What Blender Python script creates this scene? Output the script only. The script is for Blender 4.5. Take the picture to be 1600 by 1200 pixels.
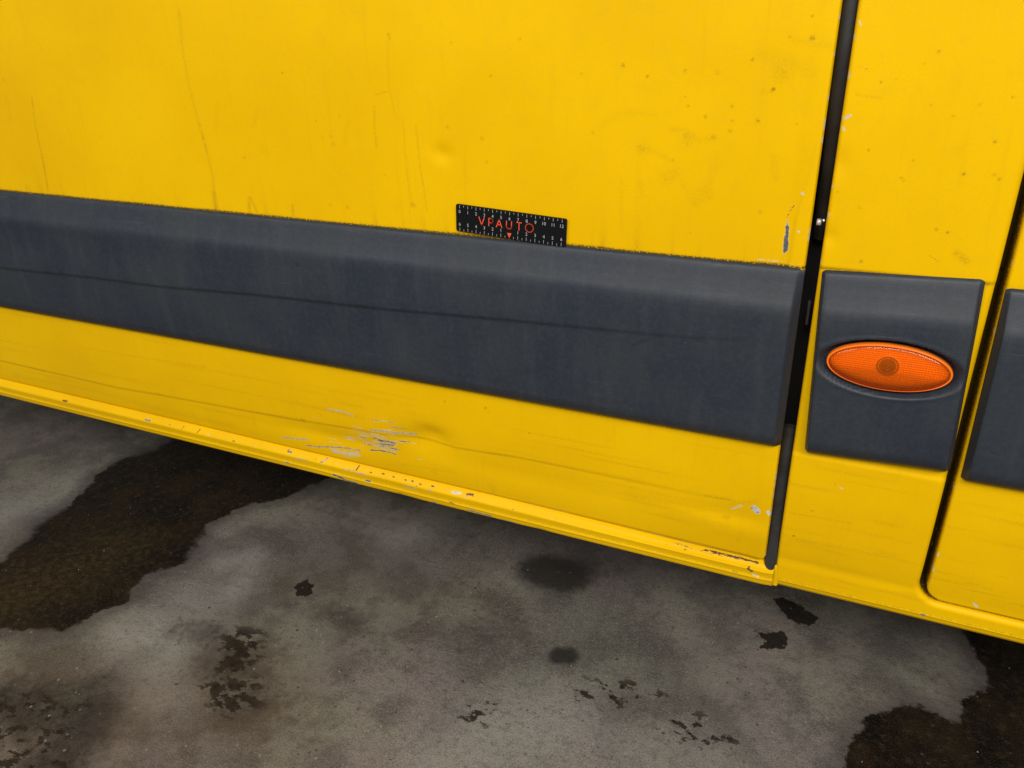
import bpy, bmesh, math, random
import numpy as np
from mathutils import Matrix, Vector, noise as mnoise

random.seed(7)
rng = np.random.default_rng(11)
S = bpy.context.scene
for o in list(bpy.data.objects):
    bpy.data.objects.remove(o)
COL = S.collection
H = 0.93                                   # camera height; all mm tables are relative to it

# ---------------------------------------------------------------- camera
cd = bpy.data.cameras.new("camera")
cd.sensor_fit = 'HORIZONTAL'; cd.sensor_width = 36.0
cd.lens = 27.95
cd.clip_start = 0.02; cd.clip_end = 200
cam = bpy.data.objects.new("camera", cd); COL.objects.link(cam)
rt = Vector((0.91168797, 0.40960142, -0.03243019))
up = Vector((-0.15709273, 0.4204092, 0.8936319))
bk = Vector((0.37966684, -0.80961891, 0.44762742))
m3 = Matrix((rt, up, bk)).transposed()
cam.matrix_world = Matrix.Translation((0, -0.76744, H)) @ m3.to_4x4()
S.camera = cam

# ---------------------------------------------------------------- light: a covered car park
w = bpy.data.worlds.new("World"); S.world = w; w.use_nodes = True
wb = w.node_tree.nodes['Background']
wb.inputs[0].default_value = (0.95, 0.98, 1.0, 1)
wb.inputs[1].default_value = 0.215

def area(name, loc, target, sx, sy, power, col=(1, .97, .92)):
    l = bpy.data.lights.new(name, 'AREA'); l.shape = 'RECTANGLE'
    l.size = sx; l.size_y = sy; l.energy = power; l.color = col
    o = bpy.data.objects.new(name, l); COL.objects.link(o)
    o.location = loc
    d = Vector(target) - Vector(loc)
    o.rotation_euler = d.to_track_quat('-Z', 'Y').to_euler()
    return o
area("ceiling_light", (0.7, -2.3, 2.6), (0.0, -0.6, 0.3), 3.0, 0.9, 110)
area("ceiling_light", (-2.2, -3.0, 2.6), (-1.5, -1.0, 0.3), 2.4, 0.9, 44)
S.cycles.max_bounces = 7; S.cycles.diffuse_bounces = 3; S.cycles.glossy_bounces = 3; S.cycles.transparent_max_bounces = 8
S.view_settings.view_transform = 'Standard'
S.view_settings.look = 'None'
S.view_settings.exposure = 0.0
S.view_settings.gamma = 1.0
S.view_settings.use_curve_mapping = False

# ---------------------------------------------------------------- measured marks (mm, x along the van, z from eye level)
DOOR_CHIPS=[[[[-642.1,-513.4],[-615.3,-512.1],[-601.1,-514.9]],1.32,0.45,1.38],[[[-570.6,-515.0],[-551.3,-513.4],[-534.1,-513.4]],0.84,0.1,0.69],[[[-538.4,-521.5],[-520.4,-520.0]],0.96,0.0,0.46],[[[-573.3,-531.5],[-557.1,-530.5],[-535.0,-529.8],[-522.4,-528.6],[-505.3,-527.3]],1.8,0.4,1.84],[[[-607.1,-538.7],[-590.6,-538.4],[-576.2,-539.4]],0.72,0.1,0.57],[[[-567.0,-542.3],[-552.6,-542.4]],1.2,0.5,1.38],[[[-566.3,-547.8],[-550.0,-546.3],[-542.4,-548.2]],1.56,0.05,1.84],[[[-564.0,-553.8],[-543.8,-552.1]],1.44,0.2,1.61],[[[-575.6,-555.6],[-564.8,-558.9],[-542.4,-558.8]],2.28,0.45,4.14],[[[-583.8,-567.5],[-569.4,-565.2],[-553.0,-564.3],[-541.2,-564.9]],1.2,0.0,1.15],[[[-588.6,-555.2],[-574.2,-556.9]],0.96,0.5,1.38],[[[-738.9,-579.4],[-710.7,-576.2],[-690.2,-573.2]],1.32,0.4,1.84],[[[-695.2,-584.0],[-675.0,-581.6],[-652.9,-577.2],[-627.9,-573.4],[-600.6,-571.9]],1.32,0.3,1.84],[[[-650.5,-581.2],[-630.3,-582.7],[-604.3,-580.0]],2.88,0.55,5.17],[[[-529.0,-542.8],[-519.6,-542.4]],1.08,0.5,1.38],[[[-593.8,-595.5],[-585.6,-596.1]],1.2,0.5,1.84],[[[-559.0,-552.4],[-550.2,-552.0]],0.56,0.1,1.18],[[[-576.2,-547.8],[-558.7,-547.1]],0.47,0.55,1.89],[[[-559.5,-553.5],[-554.8,-553.3]],0.61,0.1,2.29],[[[-545.5,-535.8],[-539.7,-535.6]],0.7,0.5,1.27],[[[-578.3,-542.9],[-567.9,-542.5]],0.58,0.5,1.54],[[[-534.0,-543.0],[-517.7,-542.4]],1.18,0.1,2.4],[[[-592.4,-543.7],[-576.8,-543.1]],0.88,0.5,1.73],[[[-563.5,-557.1],[-557.0,-556.9]],0.65,0.1,1.26],[[[-618.0,-558.0],[-606.9,-557.5]],1.0,0.5,1.35],[[[-565.3,-546.7],[-549.1,-546.1]],0.99,0.5,1.53],[[[-577.2,-559.7],[-569.4,-559.3]],0.92,0.5,1.29],[[[-551.1,-550.5],[-537.1,-550.0]],0.97,0.45,1.32],[[[-543.6,-545.7],[-540.2,-545.6]],0.74,0.1,2.39],[[[-537.0,-544.4],[-520.5,-543.8]],0.44,0.5,1.59],[[[-550.1,-557.4],[-534.7,-556.7]],1.2,0.1,1.55],[[[-552.0,-556.2],[-547.0,-555.9]],0.76,0.45,1.61],[[[-552.5,-548.7],[-547.0,-548.5]],1.13,0.5,2.53],[[[-573.3,-546.1],[-567.2,-545.9]],1.24,0.1,1.23],[[[-552.0,-550.1],[-539.2,-549.6]],0.55,0.1,1.9],[[[-568.7,-546.1],[-565.1,-546.0]],1.17,0.5,2.22],[[[-604.2,-563.7],[-593.8,-563.2]],0.64,0.5,1.83],[[[-558.7,-556.9],[-546.3,-556.3]],0.81,0.45,1.84],[[[-545.8,-549.4],[-539.3,-549.1]],0.61,0.45,1.73],[[[-564.9,-555.8],[-548.9,-555.1]],0.7,0.1,2.52],[[[-592.1,-559.9],[-579.3,-559.3]],1.13,0.1,1.83],[[[-553.5,-551.4],[-538.0,-550.8]],1.23,0.45,1.61],[[[-575.5,-538.5],[-563.1,-538.1]],1.15,0.55,1.45],[[[-547.4,-535.7],[-539.6,-535.4]],0.77,0.5,1.25],[[[-519.7,-543.5],[-507.4,-543.1]],0.46,0.55,1.33],[[[-532.6,-545.5],[-528.7,-545.3]],0.57,0.5,1.94],[[[-556.0,-531.8],[-549.9,-531.6]],0.42,0.45,1.17],[[[-555.9,-546.1],[-541.2,-545.6]],1.12,0.45,1.91],[[[-552.6,-545.1],[-539.9,-544.6]],0.72,0.55,2.22],[[[-576.7,-551.4],[-573.2,-551.3]],0.45,0.55,1.31],[[[-573.4,-547.4],[-559.1,-546.9]],0.46,0.1,2.21],[[[-564.7,-549.0],[-549.5,-548.4]],1.16,0.1,2.47],[[[-574.4,-551.1],[-557.1,-550.4]],0.77,0.5,2.33],[[[-568.6,-551.1],[-552.2,-550.5]],1.14,0.5,1.86],[[[-593.2,-556.6],[-578.6,-556.0]],0.48,0.45,2.03],[[[-539.7,-544.4],[-535.0,-544.2]],0.92,0.5,2.36],[[[-556.2,-552.6],[-546.1,-552.2]],0.72,0.55,2.49],[[[-551.0,-548.6],[-538.6,-548.1]],0.53,0.1,1.82],[[[-559.6,-540.6],[-555.4,-540.4]],0.64,0.5,1.64],[[[-552.4,-527.1],[-540.5,-526.7]],1.03,0.55,2.4],[[[-596.5,-546.2],[-581.8,-545.6]],0.93,0.55,2.24],[[[-570.0,-544.2],[-564.9,-544.0]],1.11,0.5,2.51],[[[-651.7,-569.0],[-632.5,-568.0]],0.46,0.5,1.31],[[[-600.8,-549.3],[-578.2,-548.3]],0.46,0.3,1.03],[[[-671.2,-531.7],[-658.8,-531.2]],0.34,0.5,1.33],[[[-620.4,-554.1],[-593.8,-552.9]],0.53,0.5,2.03],[[[-600.8,-550.4],[-582.9,-549.6]],0.39,0.3,1.97],[[[-604.7,-551.6],[-585.3,-550.7]],0.46,0.5,1.77],[[[-609.3,-542.7],[-583.5,-541.6]],0.35,0.5,2.16],[[[-627.9,-542.4],[-618.1,-542.0]],0.32,0.55,2.16],[[[-663.5,-564.9],[-639.0,-563.6]],0.3,0.55,1.73],[[[-632.1,-587.7],[-616.4,-586.7]],0.42,0.5,1.48],[[[-631.2,-556.5],[-614.7,-555.7]],0.37,0.5,1.75],[[[-628.3,-560.0],[-617.8,-559.5]],0.27,0.55,2.15],[[[-614.5,-545.6],[-604.6,-545.2]],0.31,0.3,1.15],[[[-604.4,-532.4],[-587.6,-531.8]],0.58,0.5,0.95],[[[-624.0,-579.6],[-614.6,-579.0]],0.58,0.3,1.09],[[[-508.8,-564.7],[-498.4,-564.2]],0.55,0.5,1.93],[[[-71.2,-204.4],[-70.6,-210.4]],0.96,0.05,0.69],[[[-70.6,-210.4],[-69.9,-220.1],[-69.6,-227.5]],2.04,0.05,1.38],[[[-69.9,-225.0],[-69.7,-231.8]],2.52,0.05,1.61],[[[-71.6,-220.3],[-70.6,-234.4]],1.44,0.1,0.57],[[[-61.0,-177.6],[-60.4,-178.1]],1.56,0.6,0.8],[[[-60.0,-212.5],[-59.3,-213.1]],1.2,0.6,0.69],[[[-67.3,-189.8],[-67.0,-189.3]],0.66,0.9,0.8],[[[-68.7,-192.2],[-68.4,-191.7]],0.66,0.9,0.8],[[[-70.1,-194.7],[-69.8,-194.2]],0.66,0.9,0.8],[[[-71.4,-198.4],[-71.1,-197.9]],0.66,0.9,0.8],[[[-72.1,-201.5],[-71.9,-201.0]],0.66,0.9,0.8],[[[-65.0,-185.5],[-64.7,-185.0]],0.66,0.9,0.8],[[[-68.4,-528.9],[-65.1,-531.9]],4.08,0.74,0.8],[[[-53.2,-529.7],[-51.6,-532.7]],2.16,0.7,0.8],[[[-92.2,-537.6],[-81.9,-529.1]],0.96,0.55,3.45],[[[-94.4,-243.1],[-54.9,-244.1]],0.42,0.6,1.15]]
SILL_CHIPS=[[[[-732.4,-604.1],[-727.0,-604.6]],2.0,0.8,2.0],[[[-719.4,-611.2],[-695.7,-610.2]],1.1,0.35,1.5],[[[-672.4,-608.8],[-662.1,-601.8]],1.2,0.8,1.2],[[[-634.0,-610.6],[-613.3,-608.4]],0.9,0.3,1.2],[[[-611.6,-608.1],[-608.5,-602.3]],1.0,0.9,0.5],[[[-610.1,-611.2],[-594.8,-610.7]],1.2,0.4,1.8],[[[-588.7,-606.5],[-586.2,-606.6]],1.0,0.9,1.3],[[[-568.7,-604.9],[-566.2,-605.0]],1.0,0.9,1.3],[[[-532.0,-606.0],[-529.6,-606.1]],1.0,0.9,1.3],[[[-508.1,-606.8],[-505.7,-606.8]],1.0,0.9,1.3],[[[-489.2,-605.8],[-486.8,-605.9]],1.0,0.9,1.3],[[[-551.5,-605.7],[-549.0,-605.8]],1.0,0.9,1.3],[[[-520.8,-605.8],[-518.4,-605.9]],1.0,0.9,1.3],[[[-652.6,-625.1],[-643.9,-626.4],[-637.1,-628.9]],2.6,0.15,2.6],[[[-637.2,-629.7],[-613.1,-631.0]],1.6,0.2,1.6],[[[-597.2,-621.5],[-588.7,-621.1]],1.4,0.1,0.8],[[[-737.2,-622.6],[-731.6,-622.8]],1.5,0.3,1.5],[[[-530.7,-613.8],[-513.1,-614.4]],1.5,0.4,2.5],[[[-492.5,-611.6],[-489.3,-612.4]],1.5,0.4,1.5],[[[-456.7,-607.4],[-444.6,-606.4]],1.8,0.7,2.0],[[[-435.5,-605.5],[-426.5,-605.2]],1.4,0.9,1.8],[[[-435.6,-630.3],[-417.5,-630.5],[-399.7,-631.2]],1.6,0.25,1.6],[[[-491.4,-631.5],[-485.1,-631.6]],1.5,0.2,1.0],[[[-542.7,-629.6],[-539.5,-629.8]],1.0,0.9,0.8],[[[-461.6,-622.9],[-453.9,-624.1]],0.8,0.9,1.2],[[[-386.4,-633.9],[-367.5,-633.0]],1.2,0.3,1.0],[[[-1207.7,-606.3],[-1197.4,-606.2]],1.6,0.9,1.3],[[[-1018.5,-606.4],[-1006.2,-606.5]],1.4,0.25,0.8],[[[-939.7,-607.7],[-935.4,-602.8]],0.9,0.95,0.8],[[[-908.1,-607.9],[-903.5,-603.0]],1.0,0.95,0.8],[[[-837.2,-606.6],[-832.6,-607.3]],1.0,0.85,0.8],[[[-966.6,-605.5],[-964.2,-605.9]],0.8,0.9,0.6],[[[-1159.2,-620.7],[-1154.4,-628.4]],0.5,0.9,0.5],[[[-886.4,-606.9],[-881.7,-607.5]],1.0,0.5,0.8],[[[-156.0,-608.8],[-119.7,-610.6],[-91.6,-609.9],[-66.4,-608.9]],0.3,0.85,2.2],[[[-119.9,-608.6],[-97.3,-608.6],[-71.8,-608.7],[-57.6,-609.2]],0.8,0.97,1.2],[[[-66.7,-615.0],[-63.2,-616.7]],2.2,0.93,3.0],[[[-60.5,-621.1],[-55.9,-623.0]],1.6,0.6,2.4],[[[-40.4,-634.9],[-36.0,-635.5]],1.6,0.5,1.2],[[[-84.4,-624.0],[-77.7,-624.7]],0.6,0.85,1.0]]
FRONT_CHIPS=[[[[-28.4,-70.3],[-23.0,-71.4]],0.5,0.9,0.6],[[[-35.0,-111.4],[-30.7,-109.1]],1.4,0.55,1.0],[[[-35.4,-118.9],[-33.6,-121.4]],1.0,0.6,0.8],[[[-34.6,-35.3],[-33.0,-37.5]],0.9,0.6,0.8],[[[-36.3,-46.2],[-36.4,-48.3]],0.9,0.55,0.8],[[[-36.2,-76.5],[-36.2,-78.7]],0.9,0.55,0.8],[[[-36.6,-168.4],[-36.7,-170.8]],0.9,0.55,0.8],[[[-35.9,-194.6],[-35.9,-197.1]],0.9,0.55,0.8],[[[-37.2,-239.0],[-37.2,-241.7]],0.9,0.55,0.8],[[[-36.9,-73.9],[-37.0,-76.0]],0.9,0.55,0.8],[[[7.7,-476.6],[9.7,-477.1]],0.7,0.9,0.5],[[[13.6,-479.7],[16.5,-481.0]],0.9,0.6,0.7],[[[116.5,-624.6],[120.4,-624.8]],1.4,0.1,0.7],[[[161.7,-594.4],[164.7,-598.1]],1.5,0.7,1.0],[[[-10.1,-516.5],[-7.1,-516.0]],0.8,0.95,0.5],[[[-24.6,-556.0],[-22.1,-555.3]],0.8,0.95,0.5],[[[23.4,-577.8],[25.0,-577.3]],0.5,0.9,0.4],[[[51.7,-224.9],[60.1,-229.8]],0.5,0.9,0.5],[[[117.2,-538.0],[117.3,-541.8]],0.9,0.6,0.9],[[[116.9,-558.8],[117.1,-562.8]],0.9,0.6,0.9]]
DIRT_SHADE=[[[[-1062.6,-114.8],[-1071.1,-147.9],[-1073.8,-174.1],[-1076.5,-201.0],[-1083.2,-240.7]],0.98,0.28],[[[-1074.5,-189.4],[-1083.2,-240.7]],0.75,0.19],[[[-769.8,-13.9],[-775.2,-49.7],[-776.7,-90.1],[-773.7,-125.4],[-770.2,-155.1],[-767.2,-178.6],[-766.4,-206.3],[-772.6,-245.9]],1.65,0.15],[[[-771.7,-138.5],[-767.7,-171.9]],1.12,0.19],[[[-769.5,-224.1],[-772.1,-247.7]],2.25,0.22],[[[-713.4,-227.4],[-716.9,-247.1]],1.5,0.3],[[[-710.8,-225.5],[-702.3,-247.7]],1.12,0.3],[[[-646.9,-231.4],[-648.2,-245.3]],1.35,0.28],[[[-1126.3,-235.4],[-1130.3,-245.8]],0.9,0.22],[[[-916.2,-239.4],[-918.3,-246.0]],0.9,0.19],[[[-1115.2,-112.2],[-1118.8,-145.6]],1.88,0.07],[[[-488.5,-40.3],[-487.6,-44.3]],0.98,0.44],[[[-489.7,-48.3],[-493.4,-89.6],[-489.1,-120.9]],0.98,0.11],[[[-513.2,-101.3],[-495.2,-96.7]],0.68,0.22],[[[-513.9,-112.9],[-517.2,-133.5],[-516.7,-156.1]],1.2,0.17],[[[-479.1,-126.5],[-480.7,-177.2],[-475.8,-220.6]],0.9,0.11],[[[-463.8,-131.8],[-462.4,-173.2],[-457.8,-222.5]],0.75,0.19],[[[-477.6,-164.9],[-481.4,-240.4]],0.75,0.08],[[[-477.4,-217.5],[-473.1,-218.8]],1.5,0.28],[[[-677.1,-119.8],[-687.6,-139.1]],2.25,0.07],[[[-550.3,-128.6],[-559.5,-153.2]],2.25,0.07],[[[-735.5,-114.8],[-747.3,-144.3]],2.62,0.06],[[[-633.3,-79.5],[-632.6,-80.1]],0.66,0.63],[[[-595.3,-129.9],[-594.6,-130.5]],0.66,0.45],[[[-562.0,-123.5],[-561.3,-124.1]],0.55,0.45],[[[-710.0,-176.6],[-709.3,-177.2]],1.1,0.36],[[[-678.6,-166.2],[-677.8,-166.9]],4.4,0.08],[[[-575.2,-155.4],[-574.6,-156.0]],1.38,0.27],[[[-577.7,-146.2],[-577.0,-146.8]],1.1,0.23],[[[-589.7,-148.2],[-589.0,-148.8]],0.99,0.27],[[[-539.2,-143.3],[-538.5,-143.9]],4.4,0.06],[[[-566.3,-227.2],[-565.6,-227.8]],1.38,0.32],[[[-590.9,-225.7],[-590.2,-226.3]],1.1,0.23],[[[-737.9,-197.7],[-737.2,-198.4]],0.66,0.27],[[[-1110.5,-92.2],[-1109.7,-92.9]],1.1,0.36],[[[-948.1,-161.1],[-947.3,-161.8]],0.55,0.32],[[[-725.3,-117.1],[-724.6,-117.8]],0.83,0.27],[[[-790.1,-119.3],[-789.4,-119.9]],0.66,0.18],[[[-414.8,-49.2],[-414.2,-49.8]],0.66,0.54],[[[-339.4,-46.7],[-338.8,-47.2]],0.61,0.63],[[[-372.2,-80.1],[-371.6,-80.6]],0.88,0.45],[[[-234.5,-69.5],[-233.9,-70.0]],1.21,0.45],[[[-275.7,-77.2],[-275.1,-77.7]],0.66,0.36],[[[-210.7,-79.1],[-210.1,-79.6]],0.77,0.63],[[[-175.7,-74.0],[-175.2,-74.4]],0.99,0.36],[[[-117.0,-64.4],[-116.5,-64.9]],0.88,0.45],[[[-96.8,-88.6],[-96.2,-89.1]],0.72,0.81],[[[-69.9,-47.4],[-69.4,-47.9]],1.1,0.54],[[[-92.3,-75.7],[-91.8,-76.1]],5.5,0.08],[[[-154.2,-113.3],[-153.6,-113.8]],0.72,0.63],[[[-129.6,-116.2],[-129.0,-116.7]],0.66,0.63],[[[-107.3,-115.8],[-106.8,-116.3]],0.99,0.36],[[[-131.0,-125.4],[-130.4,-125.9]],1.1,0.36],[[[-171.1,-104.4],[-170.5,-104.8]],0.83,0.36],[[[-174.5,-96.4],[-173.9,-96.8]],0.72,0.36],[[[-182.4,-154.0],[-181.9,-154.5]],0.66,0.45],[[[-385.4,-141.6],[-384.8,-142.2]],1.1,0.45],[[[-425.5,-131.1],[-424.9,-131.7]],1.1,0.32],[[[-381.0,-164.9],[-380.3,-165.5]],0.77,0.36],[[[-263.4,-131.1],[-262.9,-131.6]],0.66,0.36],[[[-213.1,-144.4],[-212.6,-144.9]],4.4,0.11],[[[-186.9,-171.0],[-186.3,-171.5]],5.5,0.11],[[[-170.4,-133.6],[-169.8,-134.1]],4.4,0.08],[[[-146.7,-184.5],[-146.2,-185.0]],4.4,0.11],[[[-156.9,-192.5],[-156.3,-193.0]],3.3,0.11],[[[-145.8,-131.4],[-145.2,-131.9]],1.38,0.27],[[[-146.7,-75.2],[-146.1,-75.6]],1.38,0.23],[[[-131.2,-103.4],[-130.7,-103.9]],0.77,0.45],[[[-170.2,-176.6],[-169.6,-177.1]],3.85,0.08],[[[-179.1,-163.9],[-178.5,-164.4]],4.4,0.08],[[[-509.7,-186.5],[-509.1,-187.1]],0.83,0.27],[[[-253.3,-122.3],[-231.1,-111.3],[-203.7,-113.2]],3.0,0.06],[[[-216.0,-143.2],[-202.0,-146.5],[-185.2,-153.6]],2.25,0.08],[[[-172.0,-129.9],[-168.7,-138.6],[-168.0,-129.7]],1.12,0.12],[[[-186.8,-126.6],[-176.3,-124.9],[-157.2,-134.4],[-144.4,-132.6]],2.25,0.08],[[[-231.7,-174.9],[-230.6,-225.6]],1.5,0.08],[[[-213.1,-176.6],[-209.7,-190.1]],1.5,0.08],[[[-161.3,-186.8],[-146.1,-175.2],[-140.4,-148.9]],3.0,0.06],[[[-111.8,-59.4],[-87.8,-65.0],[-68.1,-75.0]],3.75,0.07],[[[-90.3,-146.5],[-85.6,-166.3]],2.25,0.08],[[[-1354.5,-553.7],[-1224.4,-554.6],[-1061.5,-556.6],[-983.8,-553.0],[-862.8,-548.8],[-691.9,-543.5]],1.2,0.18],[[[-1322.5,-579.5],[-1123.2,-573.0],[-970.8,-579.4],[-828.5,-580.4]],3.38,0.09],[[[-1123.7,-492.8],[-984.8,-489.2],[-852.0,-483.2]],0.98,0.11],[[[-1265.0,-554.8],[-1231.1,-556.7]],1.2,0.17],[[[-978.0,-550.6],[-963.4,-551.3]],1.05,0.22],[[[-776.3,-545.2],[-692.7,-541.8],[-580.5,-536.5]],0.9,0.19],[[[-694.1,-540.4],[-688.5,-541.9]],1.35,0.44],[[[-657.9,-524.9],[-656.5,-526.2]],0.98,0.33],[[[-570.1,-470.6],[-497.0,-470.5]],0.9,0.11],[[[-504.5,-532.8],[-444.7,-533.7],[-359.2,-527.9],[-279.4,-527.0]],0.9,0.15],[[[-533.6,-577.8],[-449.1,-572.0]],0.9,0.1],[[[-397.4,-463.9],[-396.9,-464.4]],0.83,0.81],[[[-392.7,-467.2],[-392.2,-467.7]],0.55,0.54],[[[-455.0,-465.5],[-454.5,-466.0]],0.66,0.54],[[[-339.5,-487.7],[-339.0,-488.1]],0.66,0.63],[[[-397.4,-580.8],[-396.9,-581.3]],4.4,0.13],[[[-395.8,-589.4],[-395.3,-590.0]],3.3,0.11],[[[-486.6,-578.2],[-486.1,-578.8]],0.66,0.45],[[[-694.0,-509.1],[-693.4,-509.7]],0.66,0.36],[[[-124.5,-526.4],[-108.8,-525.6],[-95.5,-524.4]],0.75,0.28],[[[-90.8,-528.7],[-67.5,-519.7]],2.25,0.11],[[[-100.2,-549.8],[-96.2,-549.6]],1.8,0.22],[[[-82.3,-574.8],[-81.4,-575.1]],0.66,0.45],[[[-32.9,-525.5],[4.0,-523.5],[31.9,-522.4]],0.75,0.15],[[[-20.4,-561.4],[-1.6,-560.0]],0.98,0.12],[[[22.6,-603.4],[48.2,-607.6]],0.9,0.14],[[[148.3,-567.6],[161.1,-567.4]],0.75,0.22],[[[165.0,-568.9],[172.3,-569.2]],0.75,0.19],[[[173.6,-550.3],[182.3,-550.1]],0.75,0.19],[[[95.6,-601.2],[107.2,-600.2]],1.88,0.14],[[[70.5,-606.2],[91.9,-602.3]],0.9,0.11],[[[-28.6,-91.6],[-8.9,-94.8]],0.6,0.22],[[[72.4,-220.8],[80.6,-227.1]],2.25,0.25],[[[28.1,-58.0],[28.5,-58.3]],0.66,0.63],[[[-11.0,-81.6],[-10.6,-81.9]],0.66,0.54],[[[0.5,-79.2],[0.9,-79.5]],0.55,0.36],[[[18.8,-67.5],[19.2,-67.9]],0.55,0.32],[[[81.7,-126.2],[82.1,-126.6]],0.72,0.63],[[[64.0,-152.9],[64.4,-153.3]],0.77,0.81],[[[86.4,-152.2],[86.8,-152.6]],0.88,0.45],[[[91.2,-156.0],[91.6,-156.3]],0.77,0.54],[[[52.7,-201.0],[53.1,-201.4]],0.72,0.63],[[[61.8,-203.2],[62.2,-203.6]],0.77,0.63],[[[-3.2,-235.6],[-2.7,-236.0]],0.99,0.54],[[[86.9,-91.6],[87.3,-91.9]],0.66,0.45],[[[64.7,-97.6],[65.1,-98.0]],0.88,0.45],[[[48.0,-107.3],[48.4,-107.6]],0.77,0.32],[[[24.4,-143.9],[24.8,-144.2]],0.66,0.36],[[[-32.1,-174.1],[-31.7,-174.5]],0.77,0.45],[[[-11.9,-137.1],[-11.5,-137.5]],0.66,0.45],[[[-71.8,-30.5],[-71.4,-30.8]],0.72,0.45],[[[-69.5,-48.0],[-69.1,-48.4]],1.1,0.45],[[[-87.8,-46.1],[-87.4,-46.5]],0.77,0.45],[[[-96.8,-88.7],[-96.4,-89.1]],0.72,0.81],[[[-107.4,-115.8],[-107.0,-116.2]],1.1,0.36],[[[-73.6,-117.1],[-73.2,-117.5]],0.66,0.36],[[[-96.9,-197.2],[-96.4,-197.6]],0.88,0.45],[[[-90.7,-76.1],[-90.3,-76.5]],4.4,0.08],[[[17.5,-159.4],[17.9,-159.7]],0.88,0.36],[[[19.6,-161.1],[20.0,-161.5]],0.66,0.36],[[[-11.5,-186.7],[-11.1,-187.1]],0.72,0.45],[[[29.2,-99.3],[29.6,-99.6]],0.72,0.36],[[[-84.7,-49.3],[-51.7,-54.7]],1.88,0.08],[[[-106.2,-90.1],[-98.5,-91.0]],1.5,0.11],[[[-70.5,-241.3],[-69.3,-192.0]],0.9,0.07]]  # grime marks; also painted shade on the lower door and its crease
FLOOR={"oil":[[[-968.0,374.0],[-1020.0,268.0],[-1058.0,234.0],[-1099.0,150.0],[-1080.0,81.0],[-1051.0,32.0],[-1090.0,-22.0],[-1075.0,-79.0],[-1096.0,-140.0],[-1114.0,-176.0],[-1213.0,-218.0],[-1338.0,-308.0],[-1487.0,-219.0],[-1382.0,-97.0],[-1396.0,-34.0],[-1419.0,11.0],[-1418.0,82.0],[-1457.0,182.0],[-1467.0,260.0],[-1428.0,317.0],[-1424.0,356.0],[-1442.0,517.0],[-1113.0,476.0]],[[229.0,372.0],[263.0,281.0],[267.0,264.0],[223.0,233.0],[223.0,200.0],[217.0,180.0],[173.0,187.0],[152.0,185.0],[108.0,152.0],[97.0,126.0],[86.0,88.0],[75.0,35.0],[65.0,-50.0],[429.0,131.0],[491.0,443.0],[360.0,464.0]]],"spot":[[[-50.0,336.0],[-34.0,347.0],[-6.0,337.0],[24.0,318.0],[13.0,293.0],[-12.0,293.0],[-32.0,310.0]],[[-63.0,251.0],[-46.0,252.0],[-27.0,269.0],[-13.0,243.0],[-19.0,228.0],[-55.0,213.0],[-47.0,232.0]],[[-825.0,63.0],[-814.0,79.0],[-793.0,71.0],[-781.0,49.0],[-803.0,37.0]]],"crack":[[[-868.0,-77.0],[-840.0,-54.0],[-800.0,-49.0],[-764.0,-94.0],[-763.0,-136.0],[-789.0,-156.0],[-820.0,-146.0],[-840.0,-111.0]],[[-823.0,-181.0],[-800.0,-151.0],[-736.0,-132.0],[-701.0,-170.0],[-718.0,-207.0],[-765.0,-209.0]],[[-313.0,43.0],[-199.0,90.0],[-145.0,68.0],[-224.0,14.0],[-292.0,13.0]],[[-177.0,48.0],[-98.0,63.0],[-32.0,38.0],[-100.0,-12.0],[-157.0,9.0]],[[-1172.0,-312.0],[-1024.0,-271.0],[-920.0,-267.0],[-921.0,-310.0],[-838.0,-374.0],[-986.0,-436.0]],[[-451.0,-65.0],[-387.0,-26.0],[-351.0,-60.0],[-413.0,-98.0]]],"soft":[[[[-438.0,260.0],[-390.0,261.0]],38,0.8],[[[-425.0,256.0],[-408.0,259.0]],22,0.5],[[[-335.0,84.0],[-322.0,89.0]],15,0.85],[[[-937.0,-105.0],[-884.0,-88.0]],26,0.42],[[[-460.0,82.0],[-425.0,104.0]],45,0.2],[[[-349.0,315.0],[-317.0,324.0]],40,0.25],[[[-708.0,29.0],[-684.0,22.0]],25,0.3],[[[-625.0,-0.0],[-519.0,106.0]],60,0.15],[[[-813.0,10.0],[-798.0,17.0]],18,0.3],[[[-809.0,-134.0],[-729.0,-168.0]],45,0.4],[[[-1069.0,-322.0],[-932.0,-290.0],[-900.0,-358.0]],50,0.6],[[[-185.0,9.0],[-24.0,99.0]],60,0.15],[[[-979.0,-239.0],[-961.0,-225.0]],18,0.3]],"pale":[[[[-984.0,59.0],[-947.0,94.0],[-921.0,47.0],[-914.0,22.0]],24,0.5],[[[-1007.0,-134.0],[-935.0,-128.0],[-863.0,-211.0]],40,0.7],[[[-1534.0,12.0],[-1501.0,74.0],[-1491.0,129.0]],45,0.5],[[[-727.0,243.0],[-703.0,274.0]],30,0.35],[[[-1344.0,-124.0],[-1379.0,-100.0]],30,0.2],[[[-301.0,-39.0],[-370.0,-103.0],[-400.0,-159.0]],60,0.5],[[[-168.0,-51.0],[-89.0,-23.0]],50,0.3],[[[-976.0,-30.0],[-922.0,-25.0]],40,0.4]],"brown":[[[[-1233.0,-79.0],[-1295.0,-159.0],[-1206.0,10.0]],70,0.8],[[[-799.0,-116.0],[-728.0,-155.0]],60,0.6],[[[-1069.0,-322.0],[-931.0,-302.0]],90,0.7],[[[-797.0,97.0],[-678.0,41.0],[-546.0,111.0]],90,0.35],[[[-800.0,-211.0],[-704.0,-183.0]],80,0.5]]}
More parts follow.
